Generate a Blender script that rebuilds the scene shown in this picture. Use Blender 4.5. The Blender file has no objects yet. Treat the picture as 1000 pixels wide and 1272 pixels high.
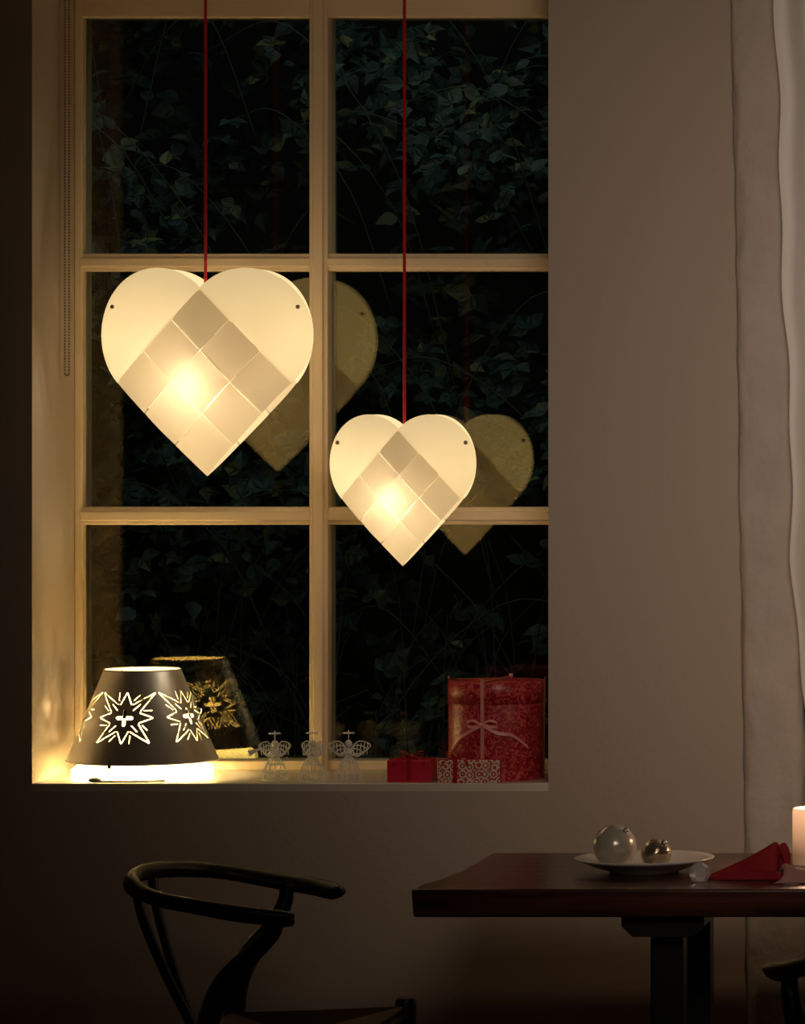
import bpy, math, random
import numpy as np
from mathutils import Vector, Matrix, noise
random.seed(7); np.random.seed(7)
scene=bpy.context.scene
col=scene.collection

def lin(r,g,b):
    def f(c):
        c/=255.0
        return c/12.92 if c<=0.04045 else ((c+0.055)/1.055)**2.4
    return (f(r),f(g),f(b),1.0)

# ---------------------------------------------------------------- materials
def base_mat(name):
    m=bpy.data.materials.new(name); m.use_nodes=True
    nt=m.node_tree; b=nt.nodes['Principled BSDF']
    return m,nt,b
def mat(name,c,rough=0.5,metal=0.0,em=None,es=0.0,noise_scale=None,noise_amt=0.15,bump=0.0,bump_scale=60,spec=None,coat=0):
    m,nt,b=base_mat(name)
    b.inputs['Base Color'].default_value=c
    b.inputs['Roughness'].default_value=rough
    b.inputs['Metallic'].default_value=metal
    if spec is not None: b.inputs['Specular IOR Level'].default_value=spec
    if coat: b.inputs['Coat Weight'].default_value=coat
    if em:
        b.inputs['Emission Color'].default_value=em
        b.inputs['Emission Strength'].default_value=es
    tc=nt.nodes.new('ShaderNodeTexCoord')
    if noise_scale:
        n=nt.nodes.new('ShaderNodeTexNoise'); n.inputs['Scale'].default_value=noise_scale
        n.inputs['Detail'].default_value=6
        nt.links.new(tc.outputs['Object'],n.inputs['Vector'])
        mx=nt.nodes.new('ShaderNodeMix'); mx.data_type='RGBA'
        mx.inputs[6].default_value=tuple(x*(1-noise_amt) for x in c[:3])+(1,)
        mx.inputs[7].default_value=tuple(min(1,x*(1+noise_amt)) for x in c[:3])+(1,)
        nt.links.new(n.outputs['Fac'],mx.inputs[0])
        nt.links.new(mx.outputs[2],b.inputs['Base Color'])
    if bump:
        n2=nt.nodes.new('ShaderNodeTexNoise'); n2.inputs['Scale'].default_value=bump_scale
        n2.inputs['Detail'].default_value=5
        nt.links.new(tc.outputs['Object'],n2.inputs['Vector'])
        bp=nt.nodes.new('ShaderNodeBump'); bp.inputs['Strength'].default_value=bump
        bp.inputs['Distance'].default_value=0.01
        nt.links.new(n2.outputs['Fac'],bp.inputs['Height'])
        nt.links.new(bp.outputs['Normal'],b.inputs['Normal'])
    return m

M_wall=mat('plaster_wall',(0.56,0.46,0.37,1),0.75,noise_scale=1.6,noise_amt=0.04,bump=0.08,bump_scale=90)
M_ceil=mat('ceiling_paint',(0.5,0.46,0.4,1),0.8,noise_scale=2,noise_amt=0.03)
M_floor=mat('floor_wood',(0.10,0.06,0.035,1),0.5,noise_scale=6,noise_amt=0.3)
M_frame=mat('window_paint',(0.86,0.68,0.46,1),0.42,noise_scale=8,noise_amt=0.04,bump=0.03,bump_scale=120)
M_sill=mat('sill_paint',(0.80,0.72,0.60,1),0.35,noise_scale=8,noise_amt=0.04)
M_black=mat('black_lacquer',(0.005,0.005,0.006,1),0.42,noise_scale=20,noise_amt=0.2)
M_cordseat=mat('paper_cord',(0.10,0.055,0.03,1),0.8,bump=0.6,bump_scale=200,noise_scale=80,noise_amt=0.3)
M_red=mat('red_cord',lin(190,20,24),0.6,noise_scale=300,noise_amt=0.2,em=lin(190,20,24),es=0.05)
M_steel=mat('steel',(0.6,0.6,0.58,1),0.3,1.0,noise_scale=50,noise_amt=0.1)
M_white=mat('white_ceramic',(0.75,0.72,0.68,1),0.2,noise_scale=10,noise_amt=0.02)
M_wire=mat('angel_wire',(0.93,0.91,0.84,1),0.35,0.0,noise_scale=60,noise_amt=0.05)
M_glow=mat('opal_glass',(0.9,0.85,0.7,1),0.4,em=lin(255,232,170),es=2.2,noise_scale=20,noise_amt=0.02)
M_glow2=mat('opal_glass_foot',(0.9,0.85,0.7,1),0.4,em=lin(255,228,150),es=6.0,noise_scale=20,noise_amt=0.02)

def wood():
    m,nt,b=base_mat('mahogany')
    tc=nt.nodes.new('ShaderNodeTexCoord'); mp=nt.nodes.new('ShaderNodeMapping')
    mp.inputs['Scale'].default_value=(1.2,14,14)
    n=nt.nodes.new('ShaderNodeTexNoise'); n.inputs['Scale'].default_value=2.2; n.inputs['Detail'].default_value=8
    n.inputs['Distortion'].default_value=0.8
    cr=nt.nodes.new('ShaderNodeValToRGB')
    cr.color_ramp.elements[0].position=0.34; cr.color_ramp.elements[0].color=(0.012,0.004,0.003,1)
    cr.color_ramp.elements[1].position=0.68; cr.color_ramp.elements[1].color=(0.125,0.036,0.018,1)
    nt.links.new(tc.outputs['Object'],mp.inputs['Vector']); nt.links.new(mp.outputs[0],n.inputs['Vector'])
    nt.links.new(n.outputs['Fac'],cr.inputs[0]); nt.links.new(cr.outputs[0],b.inputs['Base Color'])
    b.inputs['Roughness'].default_value=0.26
    bp=nt.nodes.new('ShaderNodeBump'); bp.inputs['Strength'].default_value=0.4; bp.inputs['Distance'].default_value=0.005
    nt.links.new(n.outputs['Fac'],bp.inputs['Height']); nt.links.new(bp.outputs[0],b.inputs['Normal'])
    return m
M_wood=wood()

def glass_mat():
    m=bpy.data.materials.new('window_glass'); m.use_nodes=True; nt=m.node_tree; nt.nodes.clear()
    o=nt.nodes.new('ShaderNodeOutputMaterial'); mx=nt.nodes.new('ShaderNodeMixShader')
    t=nt.nodes.new('ShaderNodeBsdfTransparent'); t.inputs[0].default_value=(0.93,0.96,0.93,1)
    g=nt.nodes.new('ShaderNodeBsdfGlossy'); g.inputs['Roughness'].default_value=0.0
    g.inputs['Color'].default_value=(1.0,0.87,0.52,1)
    fr=nt.nodes.new('ShaderNodeFresnel'); fr.inputs['IOR'].default_value=1.60
    nt.links.new(fr.outputs[0],mx.inputs[0]); nt.links.new(t.outputs[0],mx.inputs[1]); nt.links.new(g.outputs[0],mx.inputs[2])
    nt.links.new(mx.outputs[0],o.inputs[0]); return m
M_glass=glass_mat()

def shade_mat(name,cdiff,ctrans,em,es):
    m=bpy.data.materials.new(name); m.use_nodes=True; nt=m.node_tree; nt.nodes.clear()
    o=nt.nodes.new('ShaderNodeOutputMaterial')
    d=nt.nodes.new('ShaderNodeBsdfDiffuse'); d.inputs[0].default_value=cdiff
    t=nt.nodes.new('ShaderNodeBsdfTranslucent'); t.inputs[0].default_value=ctrans
    e=nt.nodes.new('ShaderNodeEmission'); e.inputs[0].default_value=em; e.inputs[1].default_value=es
    a=nt.nodes.new('ShaderNodeAddShader'); a2=nt.nodes.new('ShaderNodeAddShader')
    nt.links.new(d.outputs[0],a.inputs[0]); nt.links.new(t.outputs[0],a.inputs[1])
    nt.links.new(a.outputs[0],a2.inputs[0]); nt.links.new(e.outputs[0],a2.inputs[1])
    nt.links.new(a2.outputs[0],o.inputs[0]); return m
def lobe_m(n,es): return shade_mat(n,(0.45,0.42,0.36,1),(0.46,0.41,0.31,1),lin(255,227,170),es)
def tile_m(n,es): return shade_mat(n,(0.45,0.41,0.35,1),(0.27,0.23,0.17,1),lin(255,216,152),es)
M_lobe_f=lobe_m('shade_plastic_glow_single',0.40); M_lobe_b=lobe_m('shade_plastic_glow_rear',0.82)  # bulb light partly put in as emission; rear boosted to brighten the window frame
M_tile_f=[tile_m('shade_plastic_glow_woven_%d'%k,e) for k,e in enumerate((0.46,0.37,0.25,0.19,0.16))]  # emission drops row by row from the tip, painting the bulb light's falloff
M_tile_b=[tile_m('shade_plastic_glow_woven_rear_%d'%k,e) for k,e in enumerate((0.6,0.5,0.4,0.32,0.28))]  # rear rows: same painted falloff, stronger glow towards the window

# ---------------------------------------------------------------- geometry helpers
def empty(name,loc=(0,0,0),rz=0):
    e=bpy.data.objects.new(name,None); e.empty_display_size=0.05
    e.location=loc; e.rotation_euler=(0,0,rz); col.objects.link(e); return e
def mesh(name,v,f,m,parent=None,smooth=False,loc=None):
    me=bpy.data.meshes.new(name); me.from_pydata([tuple(map(float,x)) for x in v],[],[tuple(int(i) for i in x) for x in f]); me.update()
    if smooth:
        me.polygons.foreach_set('use_smooth',[True]*len(me.polygons))
    o=bpy.data.objects.new(name,me); col.objects.link(o)
    if m: me.materials.append(m)
    if parent: o.parent=parent
    if loc: o.location=loc
    return o
def boxdata(x0,x1,y0,y1,z0,z1):
    v=[(x0,y0,z0),(x1,y0,z0),(x1,y1,z0),(x0,y1,z0),(x0,y0,z1),(x1,y0,z1),(x1,y1,z1),(x0,y1,z1)]
    f=[(0,3,2,1),(4,5,6,7),(0,1,5,4),(1,2,6,5),(2,3,7,6),(3,0,4,7)]
    return v,f
def boxes(name,lst,m,parent=None,bevel=0):
    V=[];F=[]
    for b in lst:
        v,f=boxdata(*b); n=len(V); V+=v; F+=[tuple(i+n for i in q) for q in f]
    o=mesh(name,V,F,m,parent)
    if bevel:
        md=o.modifiers.new('bevel','BEVEL'); md.width=bevel; md.segments=3; md.limit_method='ANGLE'
    return o
def catmull(P,n):
    P=[np.array(p,float) for p in P]
    Q=[2*P[0]-P[1]]+P+[2*P[-1]-P[-2]]
    out=[]
    for i in range(1,len(Q)-2):
        for k in range(n):
            t=k/n
            a,b,c,d=Q[i-1],Q[i],Q[i+1],Q[i+2]
            out.append(0.5*((2*b)+(-a+c)*t+(2*a-5*b+4*c-d)*t*t+(-a+3*b-3*c+d)*t**3))
    out.append(P[-1]); return out
def tube_data(pts,rad,seg=10,n=6,flat=None,smooth=True,cap=True):
    if isinstance(rad,(int,float)): rr=[(rad,rad)]*len(pts)
    else: rr=[(r,r) if isinstance(r,(int,float)) else r for r in rad]
    if smooth and len(pts)>2:
        C=catmull([tuple(p)+tuple(r) for p,r in zip(pts,rr)],n)
    else:
        C=[np.array(tuple(p)+tuple(r)) for p,r in zip(pts,rr)]
    P=np.array([c[:3] for c in C]); R=np.array([c[3:] for c in C])
    T=np.gradient(P,axis=0); T/= (np.linalg.norm(T,axis=1)[:,None]+1e-12)
    up=np.array([0,0,1.0])
    if abs(T[0]@up)>0.9: up=np.array([1.0,0,0])
    V=[];F=[]
    s=np.cross(up,T[0]); s/=np.linalg.norm(s)
    for i in range(len(P)):
        s=s-(s@T[i])*T[i]; s/=np.linalg.norm(s)
        u=np.cross(T[i],s)
        for k in range(seg):
            a=2*math.pi*k/seg
            V.append(P[i]+s*math.cos(a)*R[i][0]+u*math.sin(a)*R[i][1])
    N=len(P)
    for i in range(N-1):
        for k in range(seg):
            k2=(k+1)%seg
            F.append((i*seg+k,i*seg+k2,(i+1)*seg+k2,(i+1)*seg+k))
    if cap:
        F.append(tuple(range(seg-1,-1,-1))); F.append(tuple((N-1)*seg+k for k in range(seg)))
    return V,F
def joinmesh(name,parts,m,parent=None,smooth=True,loc=None):
    V=[];F=[]
    for v,f in parts:
        n=len(V); V+=list(v); F+=[tuple(i+n for i in q) for q in f]
    return mesh(name,V,F,m,parent,smooth,loc)
def tube(name,pts,rad,m,parent=None,**k):
    return joinmesh(name,[tube_data(pts,rad,**k)],m,parent)
def lathe_data(prof,seg=48,c=(0,0,0)):
    V=[];F=[]
    for r,z in prof:
        for k in range(seg):
            a=2*math.pi*k/seg; V.append((c[0]+r*math.cos(a),c[1]+r*math.sin(a),c[2]+z))
    for i in range(len(prof)-1):
        for k in range(seg):
            k2=(k+1)%seg; F.append((i*seg+k,i*seg+k2,(i+1)*seg+k2,(i+1)*seg+k))
    return V,F
def lathe(name,prof,m,parent=None,seg=48,c=(0,0,0)):
    return joinmesh(name,[lathe_data(prof,seg,c)],m,parent)
def sphere_data(c,r,seg=20,rings=12,sc=(1,1,1)):
    V=[];F=[]
    for i in range(rings+1):
        t=math.pi*i/rings
        rr=max(math.sin(t),1e-4)
        for k in range(seg):
            a=2*math.pi*k/seg
            V.append((c[0]+sc[0]*r*rr*math.cos(a),c[1]+sc[1]*r*rr*math.sin(a),c[2]-sc[2]*r*math.cos(t)))
    for i in range(rings):
        for k in range(seg):
            k2=(k+1)%seg; F.append((i*seg+k,i*seg+k2,(i+1)*seg+k2,(i+1)*seg+k))
    return V,F
def ribbon_data(pts,w,widthdir,n=6):
    C=catmull(pts,n); wd=np.array(widthdir,float); wd/=np.linalg.norm(wd)
    V=[];F=[]
    for c in C: V+= [c-wd*w/2, c+wd*w/2]
    for i in range(len(C)-1): F.append((2*i,2*i+1,2*i+3,2*i+2))
    return V,F

# ---------------------------------------------------------------- room shell
XL,XR=-2.517,-1.448; SZ=0.833; SOF=2.52; WT=0.44
boxes('wall_back',[(-4.2,XL,0,WT,0,2.8),(XR,2.6,0,WT,0,2.8),(XL,XR,0,WT,0,SZ-0.018),(XL,XR,0,WT,SOF,2.8)],M_wall)
boxes('wall_left',[(-4.4,-4.2,-10.2,WT,0,2.8)],M_wall)
boxes('wall_right',[(2.6,2.8,-10.2,WT,0,2.8)],M_wall)
boxes('wall_front',[(-4.4,2.8,-10.4,-10.2,0,2.8)],M_wall)
boxes('floor',[(-4.4,2.8,-10.4,WT,-0.1,0)],M_floor)
boxes('ceiling',[(-4.4,2.8,-10.4,WT,2.8,2.9)],M_ceil)
boxes('baseboard_back',[(-4.2,2.6,-0.016,0,0,0.1)],M_frame,bevel=0.004)
boxes('trim_sill',[(XL,XR,0.0,0.335,SZ-0.018,SZ)],M_sill,bevel=0.002)

# ---------------------------------------------------------------- window
win=empty('window_1',(0,0,0))
FY=0.322; GY=0.352
xs_l,xs_m0,xs_m1,xs_r=-2.499,-2.012,-1.972,-1.482
def zz(py,k=579): return 1.6+(513-py)/k
lst=[(XL,xs_l,FY,0.40,SZ,SOF),(xs_r,XR,FY,0.40,SZ,SOF)]
lst+=[(XL,XR,FY+0.001,0.40,SZ,zz(945)),(XL,XR,FY+0.001,0.40,zz(22),SOF)]
boxes('outer_frame',lst,M_frame,win,bevel=0.004)
boxes('mullion',[(xs_m0,xs_m1,FY-0.004,0.40,SZ,SOF-0.01),((xs_m0+0.009),(xs_m1-0.009),FY-0.012,FY,SZ+0.01,SOF-0.02)],M_frame,win,bevel=0.003)
bars=[]
for a,b in ((630,652),(315,337)):
    z1,z0=zz(a),zz(b)
    for x0,x1 in ((xs_l-0.004,xs_m0+0.002),(xs_m1-0.002,xs_r+0.004)):
        bars.append((x0,x1,FY+0.003,0.385,z0,z1)); bars.append((x0,x1,FY-0.004,FY+0.006,z0+0.009,z1-0.009))
boxes('glazing_bars',bars,M_frame,win,bevel=0.003)
for nm,yy in (('glass_inner',GY),('glass_outer',GY+0.014)):
    mesh(nm,[(XL+.01,yy,SZ+.01),(XR-.01,yy,SZ+.01),(XR-.01,yy,SOF-.01),(XL+.01,yy,SOF-.01)],[(0,1,2,3)],M_glass,win)

# blind bead chain
ch=empty('blind_chain')
parts=[]
z=1.684
for x in (-2.5035,-2.4945):
    zt=z
    while zt<2.515:
        parts.append(sphere_data((x,0.20,zt),0.0024,6,4)); zt+=0.0062
for k in range(1,6):
    a=math.pi*k/6; parts.append(sphere_data((-2.499+0.0045*math.cos(a),0.20,z-0.0045*math.sin(a)),0.0024,6,4))
joinmesh('beads',parts,mat('chain_metal',(0.30,0.20,0.11,1),0.4,0.3,noise_scale=30),ch)
boxes('chain_bracket',[(-2.512,-2.486,0.185,0.215,2.50,2.52)],M_frame,ch)

# ---------------------------------------------------------------- heart pendants
def heart(X,Y,tipZ,W,H,T0,cordx,power):
    root=empty('heart_pendant_lamp',(X,Y,tipZ))
    s=H/1.561; sx=W/(1.7071*s)
    xm=W/2
    def P3(a,b,side,off=0):
        x=(a-b)/math.sqrt(2)*sx; zl=(a+b)/math.sqrt(2)
        t=T0*max(0.0,1-(abs(x)/xm)**2.2)*min(1.0,(max(zl,0)/(0.42*H)))**0.8
        return (x,side*(t+0.0015+off),zl)
    for side,nm,ml,mt in ((-1,'front',M_lobe_f,M_tile_f),(1,'back',M_lobe_b,M_tile_b)):
        parts=[]
        for lobe in (0,1):
            V=[];F=[];n=40;mm=16
            for i in range(n+1):
                b=s/2-math.cos(math.pi*i/n)*s/2
                ext=math.sqrt(max(0,(s/2)**2-(b-s/2)**2))
                for j in range(mm+1):
                    a=s-0.003+(ext+0.003)*j/mm
                    V.append(P3(a,b,side) if lobe==0 else P3(b,a,side))
            for i in range(n):
                for j in range(mm):
                    q=i*(mm+1)+j; F.append((q,q+1,q+mm+2,q+mm+1))
            parts.append((V,F))
        joinmesh(nm+'_lobes',parts,ml,root)
        # the two cut sheets interlace: each strip bows over one neighbour and dips under the next
        c=s/3; h=0.0030
        for lvl in range(5):
            tiles=[]
            for i in range(3):
                for j in range(3):
                    if i+j!=lvl: continue
                    even=(i+j)%2==0
                    ga,gb=(0.0005,0.0009) if even else (0.0009,0.0005)
                    V=[];F=[];n=14
                    for p in range(n+1):
                        for q in range(n+1):
                            fa=p/n; fb=q/n
                            a=i*c+ga+fa*(c-2*ga); b=j*c+gb+fb*(c-2*gb)
                            off=h*(1.6*math.sin(math.pi*(fa if even else fb))-0.4)
                            V.append(P3(a,b,side,off))
                    for p in range(n):
                        for q in range(n):
                            k=p*(n+1)+q; F.append((k,k+1,k+n+2,k+n+1))
                    tiles.append((V,F))
            joinmesh('%s_woven_row_%d'%(nm,lvl+1),tiles,mt[lvl],root)
    rv=[]
    for sg in (-1,1):
        for sd in (-1,1):
            rv.append(sphere_data((sg*W*0.437,sd*(0.018*W/0.43+0.003),H*0.815),0.0046,12,8,(1,0.6,1)))
    joinmesh('rivets',rv,mat('rivet_brass',(0.5,0.42,0.26,1),0.4,0.3,noise_scale=30),root)
    top=SOF-tipZ
    tube('cord',[(cordx,0,H*0.66),(cordx,0,H),(cordx,0,top)],0.0032,M_red,root,smooth=False)
    lathe('ceiling_rose',[(0.001,top-0.025),(0.03,top-0.022),(0.04,top)],M_white,root,c=(cordx,0,0))
    lathe('socket',[(0.001,H*0.70),(0.017,H*0.69),(0.018,H*0.58),(0.012,H*0.575),(0.001,H*0.575)],M_white,root,c=(cordx,0,0))
    bz=H*0.455
    joinmesh('bulb',[sphere_data((cordx,0,bz+0.02),0.018,16,10,(1,1,1.4))],M_glow,root)
    for nm,yy in (('bulb_light_front',-0.020),('bulb_light_back',0.022)):
        L=bpy.data.lights.new(nm,'POINT'); L.energy=power; L.color=(1,0.84,0.58); L.shadow_soft_size=0.004
        lo=bpy.data.objects.new(nm,L); col.objects.link(lo); lo.parent=root; lo.location=(-0.02*W/0.43,yy*W/0.43*1.0,bz)
    return root
heart(-2.161,0.030,1.468,0.440,0.432,0.064,-0.004,0.40)
heart(-1.749,0.0,1.282,0.303,0.315,0.046,0.003,0.22)

# ---------------------------------------------------------------- table lamp on sill
lamp=empty('table_lamp',(-2.329,0.160,SZ))
zb,zt,rb,rt=0.037,0.227,0.156,0.079
def star_mask(u,v):
    m=np.zeros_like(u,bool)
    def seg(x0,y0,x1,y1,w):
        dx,dy=x1-x0,y1-y0; t=np.clip(((u-x0)*dx+(v-y0)*dy)/(dx*dx+dy*dy),0,1)
        return np.hypot(u-x0-t*dx,v-y0-t*dy)<w
    pts=[]
    for k in range(16):
        a=math.pi*k/8
        if k%2==1: r=0.032
        else: r=0.084 if (k//2)%2==1 else 0.060
        pts.append((r*math.sin(a),r*math.cos(a)*0.95))
    for k in range(16):
        p,q=pts[k],pts[(k+1)%16]
        x0,y0=p[0]+(q[0]-p[0])*0.06,p[1]+(q[1]-p[1])*0.06
        x1,y1=p[0]+(q[0]-p[0])*0.92,p[1]+(q[1]-p[1])*0.92
        m|=seg(x0,y0,x1,y1,0.0013)
    for k in range(8):
        a=math.pi/4*k
        c,s_=math.sin(a),math.cos(a)
        if k%2==0: m|=seg(c*0.004,s_*0.004,c*0.015,s_*0.015,0.0038)
        else: m|=seg(c*0.024,s_*0.024,c*0.042,s_*0.042,0.0013)
        a2=a+math.pi/8
        m|=seg(math.sin(a2)*0.042,math.cos(a2)*0.042,math.sin(a2+.1)*0.058,math.cos(a2+.1)*0.058,0.0011)
    return m
NA,NV=1000,190
ang=np.linspace(0,2*math.pi,NA,endpoint=False); vv=np.linspace(0,1,NV+1)
slant=math.hypot(zt-zb,rb-rt)
ac=ang+math.pi/NA; vc=(vv[:-1]+vv[1:])/2
A,Vc=np.meshgrid(ac,vc)
R=rb+(rt-rb)*Vc
mask=np.zeros(A.shape,bool)
for k in range(5):
    a0=-math.pi/2-math.radians(4)+k*2*math.pi/5
    d=(A-a0+math.pi)%(2*math.pi)-math.pi
    mask|=star_mask(d*R,(Vc-0.50)*slant)
idx=np.arange((NV+1)*NA).reshape(NV+1,NA)
def shell(name,dr,m,flip):
    Rv=(rb+(rt-rb)*vv-dr)[:,None]*np.ones((1,NA))
    Z=(zb+(zt-zb)*vv)[:,None]*np.ones((1,NA))
    V=np.stack([Rv*np.cos(ang)[None],Rv*np.sin(ang)[None],Z],-1).reshape(-1,3)
    a=idx[:-1];b=np.roll(idx[:-1],-1,1);c=np.roll(idx[1:],-1,1);d=idx[1:]
    F=np.stack([a,b,c,d],-1)[~mask]
    if flip: F=F[:,::-1]
    me=bpy.data.meshes.new(name); me.from_pydata(V.tolist(),[],F.tolist()); me.update()
    me.polygons.foreach_set('use_smooth',[True]*len(me.polygons)); me.materials.append(m)
    o=bpy.data.objects.new(name,me); col.objects.link(o); o.parent=lamp
def brushed():
    m,nt,b=base_mat('brushed_metal')
    b.inputs['Metallic'].default_value=1.0; b.inputs['Roughness'].default_value=0.33
    tc=nt.nodes.new('ShaderNodeTexCoord'); n=nt.nodes.new('ShaderNodeTexNoise'); n.inputs['Scale'].default_value=30
    nt.links.new(tc.outputs['Object'],n.inputs['Vector'])
    cr=nt.nodes.new('ShaderNodeValToRGB'); cr.color_ramp.elements[0].color=(0.88,0.87,0.86,1); cr.color_ramp.elements[1].color=(0.97,0.96,0.95,1)
    nt.links.new(n.outputs['Fac'],cr.inputs[0]); nt.links.new(cr.outputs[0],b.inputs['Base Color'])
    b.inputs['Anisotropic'].default_value=0.85
    tg=nt.nodes.new('ShaderNodeTangent'); tg.direction_type='RADIAL'; tg.axis='Z'
    nt.links.new(tg.outputs[0],b.inputs['Tangent'])
    return m
shell('metal_shade',0,brushed(),False)
shell('shade_lining',0.0012,mat('shade_lining_white',(0.85,0.75,0.55,1),0.6,noise_scale=30,noise_amt=0.03,em=lin(255,225,150),es=0.35),True)
joinmesh('shade_rims',[tube_data([(rb*math.cos(t),rb*math.sin(t),zb) for t in np.linspace(0,2*math.pi,97)],0.0016,seg=6,smooth=False,cap=False),
   tube_data([(rt*math.cos(t),rt*math.sin(t),zt) for t in np.linspace(0,2*math.pi,73)],0.0016,seg=6,smooth=False,cap=False)],M_white,lamp)
lathe('opal_foot',[(0.001,0),(0.136,0),(0.146,0.006),(0.146,0.018),(0.136,0.026),(0.03,0.036),(0.012,0.08),(0.001,0.08)],M_glow2,lamp)
joinmesh('bulb',[sphere_data((0,0,0.125),0.024,16,12,(1,1,1.2))],M_glow,lamp)
joinmesh('shade_carrier',[tube_data([(0.0,0,0.16),(rt*math.cos(t)*0.99,rt*math.sin(t)*0.99,zt-0.004)],0.0015,seg=6,smooth=False) for t in (0.3,2.4,4.5)]+[tube_data([(0,0,0.14),(0,0,0.165)],0.008,seg=10,smooth=False)],M_steel,lamp)
tube('mains_cable',[(0.08,-0.128,0.003),(0.03,-0.150,0.003),(-0.03,-0.153,0.003),(-0.06,-0.152,0.003)],0.0025,M_white,lamp)
joinmesh('inline_switch',[sphere_data((-0.060,-0.152,0.006),0.007,16,10,(2.0,0.9,0.8))],M_white,lamp)
joinmesh('pull_cord_knob',[sphere_data((-0.030,-0.153,0.034),0.0040,12,8,(1,1,1.3)),tube_data([(-0.030,-0.153,0.034),(-0.030,-0.150,0.05)],0.0008,seg=6,smooth=False)],M_black,lamp)
L=bpy.data.lights.new('bulb_light','POINT'); L.energy=14.0; L.color=(1,0.77,0.42); L.shadow_soft_size=0.026
lo=bpy.data.objects.new('bulb_light',L); col.objects.link(lo); lo.parent=lamp; lo.location=(0,0,0.118)

# ---------------------------------------------------------------- wire angels
def angel(x,y,sc,rz,wing=1.0,trumpet=False):
    root=empty('wire_angel',(x,y,SZ),rz); w=0.0010
    P=[]
    for k in range(12):
        a=2*math.pi*k/12; c,s_=math.cos(a),math.sin(a)
        P.append(tube_data([(0.026*sc*c,0.026*sc*s_,0.001),(0.027*sc*c,0.027*sc*s_,0.012*sc),(0.018*sc*c,0.018*sc*s_,0.035*sc),(0.006*sc*c,0.006*sc*s_,0.052*sc)],w,seg=5,n=4))
    for r,zq in ((0.027,0.001),(0.026,0.016),(0.019,0.034),(0.012,0.045)):
        P.append(tube_data([(r*sc*math.cos(t),r*sc*math.sin(t),zq*sc+0.0006) for t in np.linspace(0,2*math.pi,25)],w*1.2,seg=5,smooth=False))
    joinmesh('wire_skirt',P,M_wire,root)
    joinmesh('body_and_head',[sphere_data((0,0,0.060*sc),0.0070*sc,14,8,(1,1,1.5)),sphere_data((0,0,0.078*sc),0.0076*sc,14,10)],M_wire,root)
    P=[]
    for sg in (-1,1):
        for q,(l,hh) in enumerate(((0.044,0.012),(0.036,0.004),(0.028,-0.003))):
            l*=sc*wing
            P.append(tube_data([(0,0.004,0.062*sc),(sg*l*0.45,0.006,(0.070+hh)*sc),(sg*l,0.008,(0.062+hh)*sc),(sg*l*0.6,0.006,(0.052+hh*0.5)*sc),(0,0.004,0.056*sc)],w*1.3,seg=5,n=6))
        for q in range(5):
            t=0.2+q*0.16
            P.append(tube_data([(sg*0.044*sc*wing*t,0.006,0.054*sc),(sg*0.044*sc*wing*(t+0.05),0.006,0.078*sc)],w,seg=5,smooth=False))
    joinmesh('wings',P,M_wire,root)
    P=[tube_data([(0.012*sc*math.cos(t),0.012*sc*math.sin(t),0.1*sc) for t in np.linspace(0,2*math.pi,25)],w*1.3,seg=5,smooth=False),
       tube_data([(0,0,0.083*sc),(0,0,0.106*sc)],w,seg=5,smooth=False),
       tube_data([(-0.012*sc,0,0.1*sc),(0.012*sc,0,0.1*sc)],w,seg=5,smooth=False)]
    joinmesh('halo',P,M_wire,root)
    P=[tube_data([(sg*0.007*sc,-0.002,0.064*sc),(sg*0.014*sc,-0.010*sc,0.055*sc),(0.003*sg,-0.018*sc,0.060*sc)],w*1.6,seg=6) for sg in (-1,1)]
    joinmesh('arms',P,M_wire,root)
    if trumpet:
        tube('trumpet',[(0,-0.018*sc,0.062*sc),(-0.03*sc,-0.018*sc,0.068*sc),(-0.055*sc,-0.018*sc,0.060*sc)],[0.0015,0.002,0.007],M_wire,root)
angel(-2.031,0.075,0.98,0.25,0.75,True)
angel(-1.950,0.060,1.0,-0.2,0.6)
angel(-1.874,0.060,1.0,0.1,1.0)

# ---------------------------------------------------------------- gifts
def pattern_mat(name,c1,c2,scale,thr=0.35,mode='noise'):
    m,nt,b=base_mat(name)
    tc=nt.nodes.new('ShaderNodeTexCoord')
    if mode=='noise':
        t=nt.nodes.new('ShaderNodeTexNoise'); t.inputs['Scale'].default_value=scale; t.inputs['Distortion'].default_value=3.0; t.inputs['Detail'].default_value=3
        out=t.outputs['Fac']
    else:
        t=nt.nodes.new('ShaderNodeTexVoronoi'); t.inputs['Scale'].default_value=scale; t.inputs['Randomness'].default_value=0.35
        wv=nt.nodes.new('ShaderNodeMath'); wv.operation='PINGPONG'; wv.inputs[1].default_value=0.16
        nt.links.new(t.outputs['Distance'],wv.inputs[0]); out=wv.outputs[0]
    nt.links.new(tc.outputs['Object'],t.inputs['Vector'])
    cr=nt.nodes.new('ShaderNodeValToRGB'); cr.color_ramp.elements[0].position=thr; cr.color_ramp.elements[0].color=c1
    cr.color_ramp.elements[1].position=thr+0.06; cr.color_ramp.elements[1].color=c2
    nt.links.new(out,cr.inputs[0]); nt.links.new(cr.outputs[0],b.inputs['Base Color'])
    b.inputs['Roughness'].default_value=0.35
    return m
M_redbox=pattern_mat('red_floral_paper',(0.36,0.010,0.020,1),(0.66,0.10,0.10,1),60,0.50)
M_pink=mat('crimson_paper',(0.66,0.014,0.06,1),0.35,noise_scale=30,noise_amt=0.1)
M_starp=pattern_mat('star_paper',(0.55,0.03,0.03,1),(0.85,0.72,0.55,1),62,0.045,mode='v')
M_ribP=mat('sheer_pink_ribbon',(0.80,0.30,0.27,1),0.4,noise_scale=60,noise_amt=0.1)
M_ribR=mat('red_ribbon',(0.50,0.01,0.02,1),0.3,noise_scale=60,noise_amt=0.1)

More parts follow.
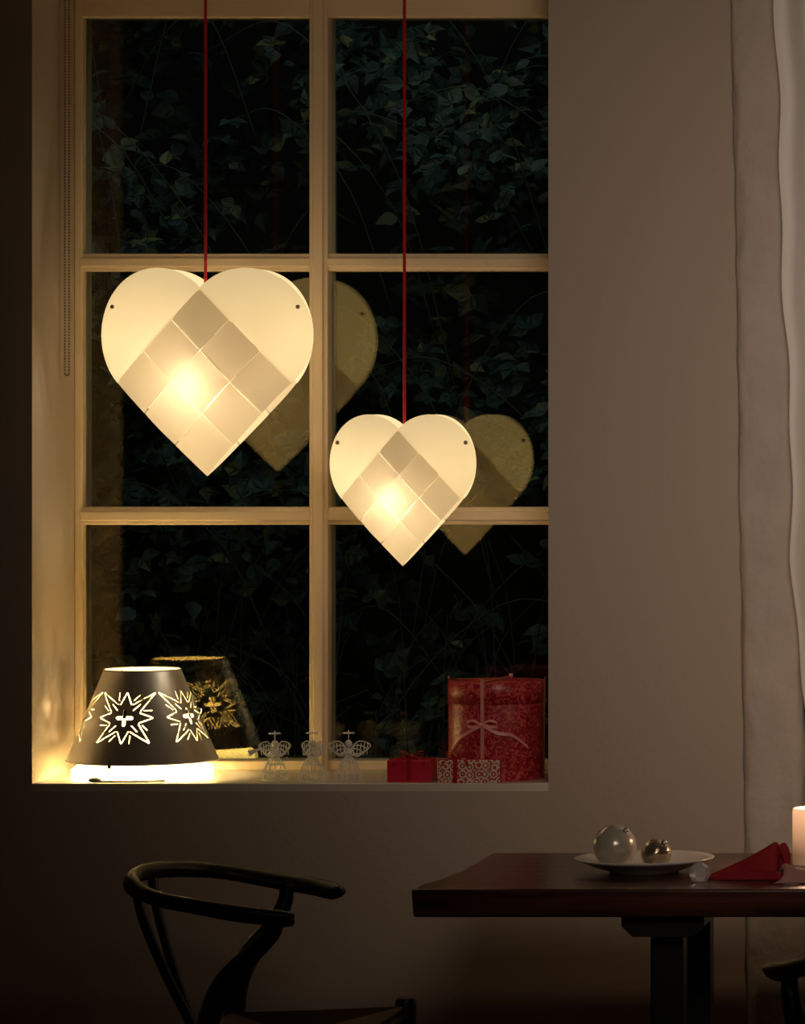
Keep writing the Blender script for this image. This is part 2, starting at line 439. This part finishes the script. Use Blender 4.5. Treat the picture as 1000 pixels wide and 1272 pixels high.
hb=empty('round_gift_box',(-1.5785,0.136,SZ)); r=0.1005
lathe('box_body',[(0.001,0),(r-0.002,0),(r-0.001,0.002),(r-0.001,0.165),(r-0.001,0.17)],M_redbox,hb,seg=72)
lathe('box_lid',[(r-0.001,0.160),(r+0.001,0.160),(r+0.001,0.203),(r-0.001,0.2055),(0.001,0.206)],M_redbox,hb,seg=72)
def on(a,rr,z): return (rr*math.sin(a),-rr*math.cos(a),z)
P=[]
a0=-0.12
for aa in (a0,a0+math.pi/2,a0+math.pi,a0-math.pi/2):
    wd=(math.cos(aa),math.sin(aa),0)
    P.append(ribbon_data([on(aa,r+0.0025,0.0005),on(aa,r+0.0025,0.1),on(aa,r+0.003,0.205),on(aa,r,0.2085),on(aa,0.05,0.2085),on(aa,0.0,0.2085)],0.008,wd,5))
joinmesh('ribbon',P,M_ribP,hb)
P=[]
bz=0.118
for sg in (-1,1):
    P.append(ribbon_data([on(a0,r+0.005,bz),on(a0+sg*0.15,r+0.012,bz+0.010),on(a0+sg*0.30,r+0.010,bz+0.005),on(a0+sg*0.26,r+0.004,bz-0.004),on(a0,r+0.005,bz)],0.006,(0,0.3,1),8))
    P.append(ribbon_data([on(a0,r+0.005,bz),on(a0+sg*0.3,r+0.006,bz-0.016),on(a0+sg*0.6,r+0.006,bz-0.034 if sg<0 else bz-0.022),on(a0+sg*0.95,r+0.005,bz-0.066 if sg<0 else bz-0.048)],0.007,(0,0.2,1),8))
P.append(sphere_data(on(a0,r+0.006,bz),0.005,10,8))
joinmesh('bow',P,M_ribP,hb)

def giftbox(x,y,rz,w,d,h,mp,mr,rx,bow):
    root=empty('gift_box',(x,y,SZ),rz)
    boxes('wrapped_box',[(-w/2,w/2,-d/2,d/2,0,h)],mp,root,bevel=0.002)
    rw=0.009; e=0.0012
    boxes('ribbon',[(rx-rw/2,rx+rw/2,-d/2-e,d/2+e,0.0005,h+e),(-w/2-e,w/2+e,-rw/2,rw/2,0.0005,h+e*1.2)],mr,root)
    P=[]
    for sg in (-1,1):
        for up in (0.0,0.35):
            q=bow
            P.append(ribbon_data([(rx,0,h+.003),(rx+sg*q*0.5,-0.002,h+0.010+up*0.01),(rx+sg*q,-0.003,h+0.009+up*0.02),(rx+sg*q*0.8,0.002,h+0.004),(rx,0,h+0.003)],0.006,(0,1,0.35),8))
        P.append(ribbon_data([(rx,-0.002,h+0.004),(rx+sg*bow*0.6,-d/4,h+0.005),(rx+sg*bow*1.1,-d/2-0.003,h-0.002),(rx+sg*bow*1.3,-d/2-0.003,h-0.012)],0.006,(1,0.1,0.3),8))
    P.append(sphere_data((rx,0,h+0.006),0.005,10,8))
    joinmesh('bow',P,mr,root)
giftbox(-1.742,0.062,0.0,0.092,0.07,0.046,M_pink,M_ribR,0.0,0.024)
giftbox(-1.6135,0.0135,0.0,0.128,0.020,0.048,M_starp,M_ribR,-0.028,0.020)

# ---------------------------------------------------------------- dining table
tbl=empty('dining_table',(0,0,0))
def table_outline():
    pts=[]
    for i in range(61):
        x=-1.512+i*(2.15)/60
        pts.append((x,-1.15+0.004*noise.noise(Vector((x*4,0,0)))))
    for i in range(1,30):
        y=-1.15+i*0.65/30; pts.append((0.638+0.008*noise.noise(Vector((y*6,3,0))),y))
    for i in range(61):
        x=0.638-i*(2.115)/60; pts.append((x,-0.5+0.006*noise.noise(Vector((x*4,7,0)))))
    for i in range(1,30):
        t=i/30; y=-0.5-t*0.65
        pts.append((-1.477-0.035*t+0.016*noise.noise(Vector((y*9,9,0)))+0.014*math.sin(t*math.pi),y))
    return pts
ol=table_outline(); n=len(ol)
V=[(x,y,0.74) for x,y in ol]+[(x+ (0.004 if x<-1.3 else 0),y,0.689) for x,y in ol]
F=[tuple(range(n)),tuple(range(2*n-1,n-1,-1))]+[(i+n,(i+1)%n+n,(i+1)%n,i) for i in range(n)]
top=mesh('table_top',V,F,M_wood,tbl)
md=top.modifiers.new('bevel','BEVEL'); md.width=0.005; md.segments=3; md.limit_method='ANGLE'; md.angle_limit=math.radians(50)
for q,x in enumerate((-1.062,0.19)):
    boxes('trestle_%d'%(q+1),[(x-0.03,x+0.03,-1.055,-0.995,0.05,0.655),(x-0.03,x+0.03,-0.655,-0.595,0.05,0.655),
        (x-0.04,x+0.04,-1.12,-0.52,0.0,0.05)],M_black,tbl,bevel=0.004)
    y0,y1=-1.11,-0.53
    vv_=[(x-0.075,y0,0.689),(x+0.075,y0,0.689),(x+0.075,y0,0.668),(x+0.055,y0,0.649),(x-0.055,y0,0.649),(x-0.075,y0,0.668)]
    v=vv_+[(a,y1,c) for a,b,c in vv_]
    f=[(5,4,3,2,1,0),(6,7,8,9,10,11)]+[(i,(i+1)%6,(i+1)%6+6,i+6) for i in range(6)]
    mesh('top_beam_%d'%(q+1),v,f,M_black,tbl)
boxes('stretcher',[(-1.04,0.17,-0.85,-0.80,0.14,0.22)],M_black,tbl,bevel=0.004)

# ---------------------------------------------------------------- chairs (built round their own origin)
def chair(loc,rz):
    root=empty('dining_chair',loc,rz)
    ox,oy=-1.80,-1.05
    def L(X,D,Z): return (X-ox,(D-9.0)-oy,Z)
    rail=[L(-1.712,8.165,.699),L(-1.715,8.17,.699),L(-1.76,8.19,.708),L(-1.835,8.19,.720),L(-1.93,8.175,.738),L(-1.995,8.11,.749),L(-2.030,8.02,.754),L(-2.034,7.93,.752),L(-2.005,7.83,.744),L(-1.945,7.755,.733),L(-1.875,7.725,.724),L(-1.788,7.715,.711),L(-1.71,7.73,.700),L(-1.703,7.732,.699)]
    rr=[(.012,.007),(.020,.0115),(.022,.013),(.020,.013),(.016,.0135),(.014,.016),(.0135,.017),(.0135,.017),(.014,.016),(.016,.0135),(.019,.013),(.022,.014),(.020,.013),(.012,.008)]
    tube('curved_top_rail',rail,rr,M_black,root,seg=16,n=8)
    legs=[]
    rl=[.013,.0145,.018,.0205,.020,.019,.015,.012]
    legs.append(tube_data([L(-1.730,7.735,.702),L(-1.735,7.735,.675),L(-1.775,7.74,.635),L(-1.822,7.75,.585),L(-1.850,7.76,.53),L(-1.868,7.765,.45),L(-1.90,7.76,.22),L(-1.935,7.755,.0)],rl,seg=14,n=8))
    legs.append(tube_data([L(-1.808,8.18,.715),L(-1.812,8.18,.68),L(-1.835,8.175,.635),L(-1.872,8.16,.585),L(-1.893,8.15,.53),L(-1.900,8.145,.45),L(-1.915,8.15,.22),L(-1.945,8.155,.0)],rl,seg=14,n=8))
    for D in (7.665,8.235):
        legs.append(tube_data([L(-1.595,D,.492),L(-1.595,D,.485),L(-1.595,D,.42),L(-1.60,D,.2),L(-1.595,D,0)],[.012,.0195,.0195,.018,.012],seg=16,n=6))
    joinmesh('legs',legs,M_black,root)
    sp=[tube_data([L(-2.028,8.045,.748),L(-2.015,8.035,.68),L(-1.975,7.99,.58),L(-1.94,7.963,.50),L(-1.915,7.955,.44)],[(.011,.009)]*5,seg=10,n=8),
        tube_data([L(-2.012,7.865,.745),L(-2.00,7.875,.68),L(-1.972,7.92,.58),L(-1.94,7.947,.50),L(-1.915,7.955,.44)],[(.011,.009)]*5,seg=10,n=8)]
    joinmesh('wishbone_splat',sp,M_black,root)
    st=[tube_data([L(-1.605,7.665,.455),L(-1.605,8.235,.455)],.014,smooth=False),
        tube_data([L(-1.885,7.765,.448),L(-1.905,7.955,.442),L(-1.885,8.145,.448)],.013),
        tube_data([L(-1.605,7.665,.44),L(-1.88,7.765,.44)],.013,smooth=False),
        tube_data([L(-1.605,8.235,.44),L(-1.885,8.145,.44)],.013,smooth=False),
        tube_data([L(-1.60,7.665,.22),L(-1.90,7.76,.22)],.010,smooth=False),
        tube_data([L(-1.60,8.235,.22),L(-1.91,8.15,.22)],.010,smooth=False),
        tube_data([L(-1.75,7.712,.22),L(-1.75,8.193,.22)],.010,smooth=False)]
    joinmesh('seat_rails',st,M_black,root)
    N=36
    cs=[L(-1.598,7.685,0),L(-1.598,8.215,0),L(-1.90,8.13,0),L(-1.90,7.78,0)]
    cen=L(-1.745,7.95,0)
    parts=[]
    for k in range(4):
        a=np.array(cs[k]);b=np.array(cs[(k+1)%4]);c=np.array(cen)
        for i in range(N):
            t=i/N
            p=a+(c-a)*t; q=b+(c-b)*t
            z=0.475-0.010*math.sin(t*math.pi/2)
            parts.append(tube_data([(p[0],p[1],z),((p[0]+q[0])/2,(p[1]+q[1])/2,z-0.001),(q[0],q[1],z)],0.0042,seg=5,n=1))
    joinmesh('paper_cord_seat',parts,M_cordseat,root)
    return root
chair((-1.80,-1.05,0),0)
rz=math.radians(112)
lx,ly=0.10,0.22
wx=-0.758; wy=-2.00
cx=wx-(lx*math.cos(rz)-ly*math.sin(rz)); cy=wy-(lx*math.sin(rz)+ly*math.cos(rz))
chair((cx,cy,0),rz)

# ---------------------------------------------------------------- table-top things
TZ=0.7405
pl=empty('plate',(-1.130,-0.86,TZ))
lathe('dish',[(0.001,0.0035),(0.055,0.0035),(0.058,0.0),(0.064,0.0),(0.068,0.004),(0.095,0.012),(0.118,0.022),(0.130,0.026),(0.1305,0.028),(0.128,0.029),(0.116,0.0255),(0.094,0.0165),(0.066,0.008),(0.001,0.0075)],M_white,pl,seg=72)
M_ball=mat('pearl_bauble',(0.62,0.57,0.47,1),0.22,0.35,noise_scale=35,noise_amt=0.25,bump=0.1,bump_scale=50)
M_ball2=mat('silver_bauble',(0.55,0.47,0.36,1),0.15,0.85,noise_scale=60,noise_amt=0.5,bump=0.4,bump_scale=60)
def bauble(x,y,z,r,m):
    root=empty('christmas_bauble',(x,y,z))
    joinmesh('ball',[sphere_data((0,0,0),r,40,24)],m,root)
    a=0.9
    c=Vector((math.sin(a)*0.6,-0.35,math.cos(a))).normalized()
    p0=c*(r*0.98); p1=c*(r+0.006)
    joinmesh('cap',[tube_data([tuple(p0),tuple(p1)],0.005,seg=12,smooth=False)],M_steel,root)
bauble(-1.186,-0.855,TZ+0.0078+0.0405,0.0405,M_ball)
bauble(-1.105,-0.88,TZ+0.0078+0.0285,0.0285,M_ball2)

cr=empty('crystal_prism',(-1.006,-1.02,TZ))
V=[];F=[]
for zz_,rr_ in ((0,0.013),(0.012,0.020),(0.026,0.017),(0.034,0.006)):
    for k in range(6):
        a=math.pi/3*k+0.2; V.append((rr_*math.cos(a),rr_*0.8*math.sin(a),zz_))
for i in range(3):
    for k in range(6): F.append((i*6+k,i*6+(k+1)%6,(i+1)*6+(k+1)%6,(i+1)*6+k))
F+= [tuple(range(5,-1,-1)),tuple(range(18,24))]
mg,nt,b=base_mat('crystal_glass'); b.inputs['Transmission Weight'].default_value=0.6; b.inputs['Roughness'].default_value=0.08; b.inputs['IOR'].default_value=1.6; b.inputs['Base Color'].default_value=(0.95,0.95,0.95,1)
mesh('faceted_stone',V,F,mg,cr)

M_nap=mat('crimson_napkin',(0.34,0.006,0.013,1),0.75,noise_scale=40,noise_amt=0.15,bump=0.3,bump_scale=300)
M_nap2=mat('pale_pink_napkin',(0.55,0.28,0.24,1),0.75,noise_scale=40,noise_amt=0.1,bump=0.3,bump_scale=300)
def napkin(x,y,rz,m,Ln,Wd,Hh,folds,seed):
    root=empty('folded_napkin',(x,y,TZ),rz)
    V=[];F=[];nu,nv=40,60
    for i in range(nu+1):
        u=i/nu
        for j in range(nv+1):
            v=j/nv; s_=(v-0.5)*2
            env=(1-abs(s_)**2.2)
            hgt=Hh*(u**1.3)*env*(0.60+0.40*math.cos(s_*folds+seed+u*2.2)) + 0.006*env
            if u>0.93: hgt*=1-((u-0.93)/0.07)**2*0.4
            V.append((-Ln/2+Ln*u+0.012*math.sin(s_*4+seed)*u, s_*Wd*(0.22+0.78*u)/2+0.004*math.sin(u*9+s_*5), max(hgt,0.0006)))
    for i in range(nu):
        for j in range(nv):
            q=i*(nv+1)+j; F.append((q,q+nv+1,q+nv+2,q+1))
    o=mesh('cloth',V,F,m,root,True)
    md=o.modifiers.new('thick','SOLIDIFY'); md.thickness=0.0015; md.offset=1
napkin(-0.930,-0.97,0.12,M_nap,0.145,0.11,0.072,9,0.6)
napkin(-0.800,-1.03,math.pi-0.3,M_nap2,0.11,0.10,0.034,5,2.0)

cd=empty('pillar_candle',(-0.832,-0.72,TZ))
def wax():
    m,nt,b=base_mat('candle_wax')
    b.inputs['Base Color'].default_value=(0.85,0.55,0.40,1); b.inputs['Roughness'].default_value=0.45
    tc=nt.nodes.new('ShaderNodeTexCoord'); sp=nt.nodes.new('ShaderNodeSeparateXYZ')
    nt.links.new(tc.outputs['Object'],sp.inputs[0])
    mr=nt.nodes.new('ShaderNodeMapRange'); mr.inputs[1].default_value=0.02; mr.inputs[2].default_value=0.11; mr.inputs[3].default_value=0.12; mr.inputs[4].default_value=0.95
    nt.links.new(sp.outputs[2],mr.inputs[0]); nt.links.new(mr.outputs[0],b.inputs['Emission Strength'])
    b.inputs['Emission Color'].default_value=lin(255,190,140)  # flame glow put into the wax as emission, stronger towards the top
    return m
lathe('wax_pillar',[(0.001,0),(0.034,0),(0.035,0.002),(0.035,0.10),(0.034,0.107),(0.031,0.108),(0.028,0.100),(0.012,0.094),(0.001,0.093)],wax(),cd)
tube('wick',[(0,0,0.093),(0.001,0,0.104)],0.001,M_black,cd,smooth=False,seg=6)
M_flame=mat('flame',(1,0.7,0.3,1),0.5,em=(1,0.6,0.2,1),es=12,noise_scale=10)
lathe('flame',[(0.0003,0.103),(0.004,0.108),(0.0055,0.115),(0.004,0.125),(0.0003,0.140)],M_flame,cd,seg=16)
L=bpy.data.lights.new('flame_light','POINT'); L.energy=1.1; L.color=(1,0.62,0.36); L.shadow_soft_size=0.01
lo=bpy.data.objects.new('flame_light',L); col.objects.link(lo); lo.parent=cd; lo.location=(0,0,0.150)

# ---------------------------------------------------------------- timber post and curtain
V=[];F=[]
nz=260; prof=[]
for k in range(40):
    a=2*math.pi*k/40; c,s_=math.cos(a),math.sin(a)
    p=0.5
    prof.append((math.copysign(abs(c)**p,c),math.copysign(abs(s_)**p,s_)))
for i in range(nz+1):
    z=2.8*i/nz
    xc=-0.975-0.016*(z-0.7) - 0.003*noise.noise(Vector((0,0,z*2)))
    for k,(c,s_) in enumerate(prof):
        nn=noise.noise(Vector((c*1.5,s_*1.5,z*5)))*0.004+noise.noise(Vector((c*4,s_*4,z*16)))*0.004
        V.append((xc+c*(0.064+nn*0.6),-0.002+s_*(0.032+nn),z))
for i in range(nz):
    for k in range(40):
        k2=(k+1)%40; F.append((i*40+k,i*40+k2,(i+1)*40+k2,(i+1)*40+k))
M_post=mat('whitewashed_timber',(0.62,0.53,0.46,1),0.7,noise_scale=9,noise_amt=0.16,bump=0.8,bump_scale=22)
mesh('timber_post',V,F,M_post,None,True)

cu=empty('curtain')
def fabric():
    m=bpy.data.materials.new('sheer_white_linen'); m.use_nodes=True; nt=m.node_tree; b=nt.nodes['Principled BSDF']
    b.inputs['Base Color'].default_value=(0.98,0.92,0.86,1); b.inputs['Roughness'].default_value=0.85
    tc=nt.nodes.new('ShaderNodeTexCoord'); n=nt.nodes.new('ShaderNodeTexNoise'); n.inputs['Scale'].default_value=220
    nt.links.new(tc.outputs['Object'],n.inputs['Vector'])
    bp=nt.nodes.new('ShaderNodeBump'); bp.inputs['Strength'].default_value=0.2; bp.inputs['Distance'].default_value=0.002
    nt.links.new(n.outputs['Fac'],bp.inputs['Height']); nt.links.new(bp.outputs[0],b.inputs['Normal'])
    return m
V=[];F=[];nz,nx=120,160
def edge(z):
    P=[(0.0,-0.885),(0.75,-0.895),(0.95,-0.905),(1.05,-0.915),(1.3,-0.935),(1.7,-0.945),(2.0,-0.955),(2.3,-0.968),(2.8,-0.985)]
    for (a,xa),(b,xb) in zip(P,P[1:]):
        if z<=b: return xa+(xb-xa)*(z-a)/(b-a)
    return P[-1][1]
for i in range(nz+1):
    z=0.01+2.70*i/nz; e=edge(z)+0.004*math.sin(z*9)+0.003*math.sin(z*23)
    for j in range(nx+1):
        t=j/nx; x=e+(-0.30-e)*t
        V.append((x,-0.090+0.020*math.sin(t*40+0.9+0.5*math.sin(z*1.7))+0.006*math.sin(t*20+z*3),z))
for i in range(nz):
    for j in range(nx):
        q=i*(nx+1)+j; F.append((q,q+1,q+nx+2,q+nx+1))
o=mesh('cloth',V,F,fabric(),cu,True)
md=o.modifiers.new('thick','SOLIDIFY'); md.thickness=0.001
joinmesh('rod',[tube_data([(-1.04,-0.090,2.722),(0.4,-0.090,2.722)],0.011,seg=14,smooth=False),sphere_data((-1.04,-0.090,2.722),0.018)],M_steel,cu)
joinmesh('rod_brackets',[tube_data([(x,-0.090,2.722),(x,-0.090,2.8)],0.006,smooth=False) for x in (-0.8,0.3)],M_steel,cu)

# ---------------------------------------------------------------- outdoors
mg_=mat('garden_soil',(0.012,0.014,0.010,1),0.9,noise_scale=6,noise_amt=0.4)
boxes('garden_ground',[(-6,2.5,0.46,6,-0.3,0.0)],mg_)
V=[];F=[];nx,nz=50,40
for i in range(nz+1):
    for j in range(nx+1):
        x=-5.8+8.1*j/nx; z=-0.02+4.9*i/nz
        V.append((x,3.15+0.35*z*0.5+0.25*noise.noise(Vector((x*1.2,0,z*1.2))),z))
for i in range(nz):
    for j in range(nx):
        q=i*(nx+1)+j; F.append((q,q+1,q+nx+2,q+nx+1))
mesh('garden_bank',V,F,mat('bank_dark',(0.012,0.018,0.012,1),0.9,noise_scale=9,noise_amt=0.6),None,True)

def leafmat():
    m,nt,b=base_mat('bramble_leaf')
    g=nt.nodes.new('ShaderNodeNewGeometry')
    cr=nt.nodes.new('ShaderNodeValToRGB'); e=cr.color_ramp.elements
    e[0].position=0; e[0].color=(0.014,0.028,0.022,1)
    e[1].position=1; e[1].color=(0.14,0.13,0.04,1)
    q=e.new(0.5); q.color=(0.028,0.050,0.040,1)
    q=e.new(0.82); q.color=(0.060,0.080,0.055,1)
    nt.links.new(g.outputs['Random Per Island'],cr.inputs[0]); nt.links.new(cr.outputs[0],b.inputs['Base Color'])
    b.inputs['Roughness'].default_value=0.6
    b.inputs['Specular IOR Level'].default_value=0.3
    return m
tx=np.array([(0,0,0),(-.30,.18,.05),(-.40,.45,.07),(-.22,.76,.04),(0,1.08,-.12),(.22,.76,.04),(.40,.45,.07),(.30,.18,.05),(0,.5,-.06)])
tf=[(0,8,2,1),(8,4,3,2),(0,7,6,8),(8,6,5,4)]
Vs=[];Fs=[];cnt=0
def addleaf(p,size,rot):
    global cnt
    v=(tx*size)@rot.T+p
    Vs.append(v); Fs.extend([tuple(i+cnt*9 for i in f) for f in tf]); cnt+=1
tries=0
while cnt<21000 and tries<160000:
    tries+=1
    x=random.uniform(-4.1,-0.7); z=random.uniform(0.2,3.5)
    cl=noise.noise(Vector((x*2.3,0,z*2.3+5)))+0.5*noise.noise(Vector((x*6,4,z*6)))
    if random.random()>0.50+cl*1.1: continue
    y=1.55+random.random()**0.7*0.85+0.12*z-0.40*cl
    if y<0.95 or y>2.8: continue
    size=random.uniform(0.030,0.062)
    yaw=random.uniform(-math.pi,math.pi)
    R_=Matrix.Rotation(random.gauss(0,0.6),3,'Z')@Matrix.Rotation(math.radians(random.gauss(48,27)),3,'X')@Matrix.Rotation(yaw,3,'Z')
    base=np.array((x,y,z))
    if random.random()<0.5:
        for d in (-1.2,0,1.2):
            R2=R_@Matrix.Rotation(d,3,'Z'); addleaf(base,size,np.array(R2))
    else: addleaf(base,size,np.array(R_))
hedge=empty('bramble_hedge')
me=bpy.data.meshes.new('leaves'); me.from_pydata(np.concatenate(Vs).tolist(),[],Fs); me.update(); me.materials.append(leafmat())
ho=bpy.data.objects.new('leaves',me); col.objects.link(ho); ho.parent=hedge
P=[]
for k in range(90):
    x=random.uniform(-3.9,-0.9); z=random.uniform(0.0,2.4); y=1.45+random.random()*0.5
    d=random.uniform(-0.8,0.8); h=random.uniform(0.4,1.2)
    P.append(tube_data([(x,y+0.1,z),(x+d*0.25,y,z+h*0.5),(x+d*0.7,y-0.05,z+h*0.8),(x+d*1.1,y,z+h*0.75)],[0.0024,0.002,0.0015,0.001],seg=5,n=6))
for k in range(160):
    x=random.uniform(-3.4,-1.2); z=random.uniform(0.3,0.9); y=1.2+random.random()*0.4
    d=random.uniform(-0.25,0.25); h=random.uniform(0.2,0.55)
    P.append(tube_data([(x,y,z),(x+d*0.4,y,z+h*0.7),(x+d,y,z+h)],[0.0016,0.0012,0.0006],seg=4,n=4))
joinmesh('stems',P,mat('stem_bark',(0.05,0.055,0.035,1),0.7,noise_scale=20),hedge)

# ---------------------------------------------------------------- lights
def area(name,loc,target,size,power,color,sy=None,spread=None):
    L=bpy.data.lights.new(name,'AREA'); L.energy=power; L.color=color; L.size=size
    if sy: L.shape='RECTANGLE'; L.size_y=sy
    if spread: L.spread=math.radians(spread)
    o=bpy.data.objects.new(name,L); col.objects.link(o); o.location=loc
    d=Vector(target)-Vector(loc); o.rotation_euler=d.to_track_quat('-Z','Y').to_euler(); return o
area('room_soft_light',(-0.35,-3.9,2.1),(-0.55,0,1.62),1.0,3.4,(1.0,0.81,0.65),sy=0.9,spread=52)
area('night_sky_light',(-2.0,0.75,4.3),(-2.2,1.9,1.3),1.6,14,(0.68,0.86,0.86))
w=bpy.data.worlds.new('night'); scene.world=w; w.use_nodes=True
w.node_tree.nodes['Background'].inputs[0].default_value=(0.35,0.45,0.55,1); w.node_tree.nodes['Background'].inputs[1].default_value=0.01

# ---------------------------------------------------------------- camera (level, architectural shift lens)
cam=bpy.data.cameras.new('camera'); co=bpy.data.objects.new('camera',cam); col.objects.link(co)
co.location=(0,-9.0,1.6); co.rotation_euler=(math.pi/2,0,0)
cam.sensor_fit='VERTICAL'; cam.sensor_height=36; cam.sensor_width=36*1000/1272
cam.lens=36*5400/1272; cam.shift_x=(500-1550)/1272; cam.shift_y=-(636-513)/1272
cam.clip_end=100
scene.camera=co
scene.view_settings.view_transform='Standard'
scene.view_settings.look='None'
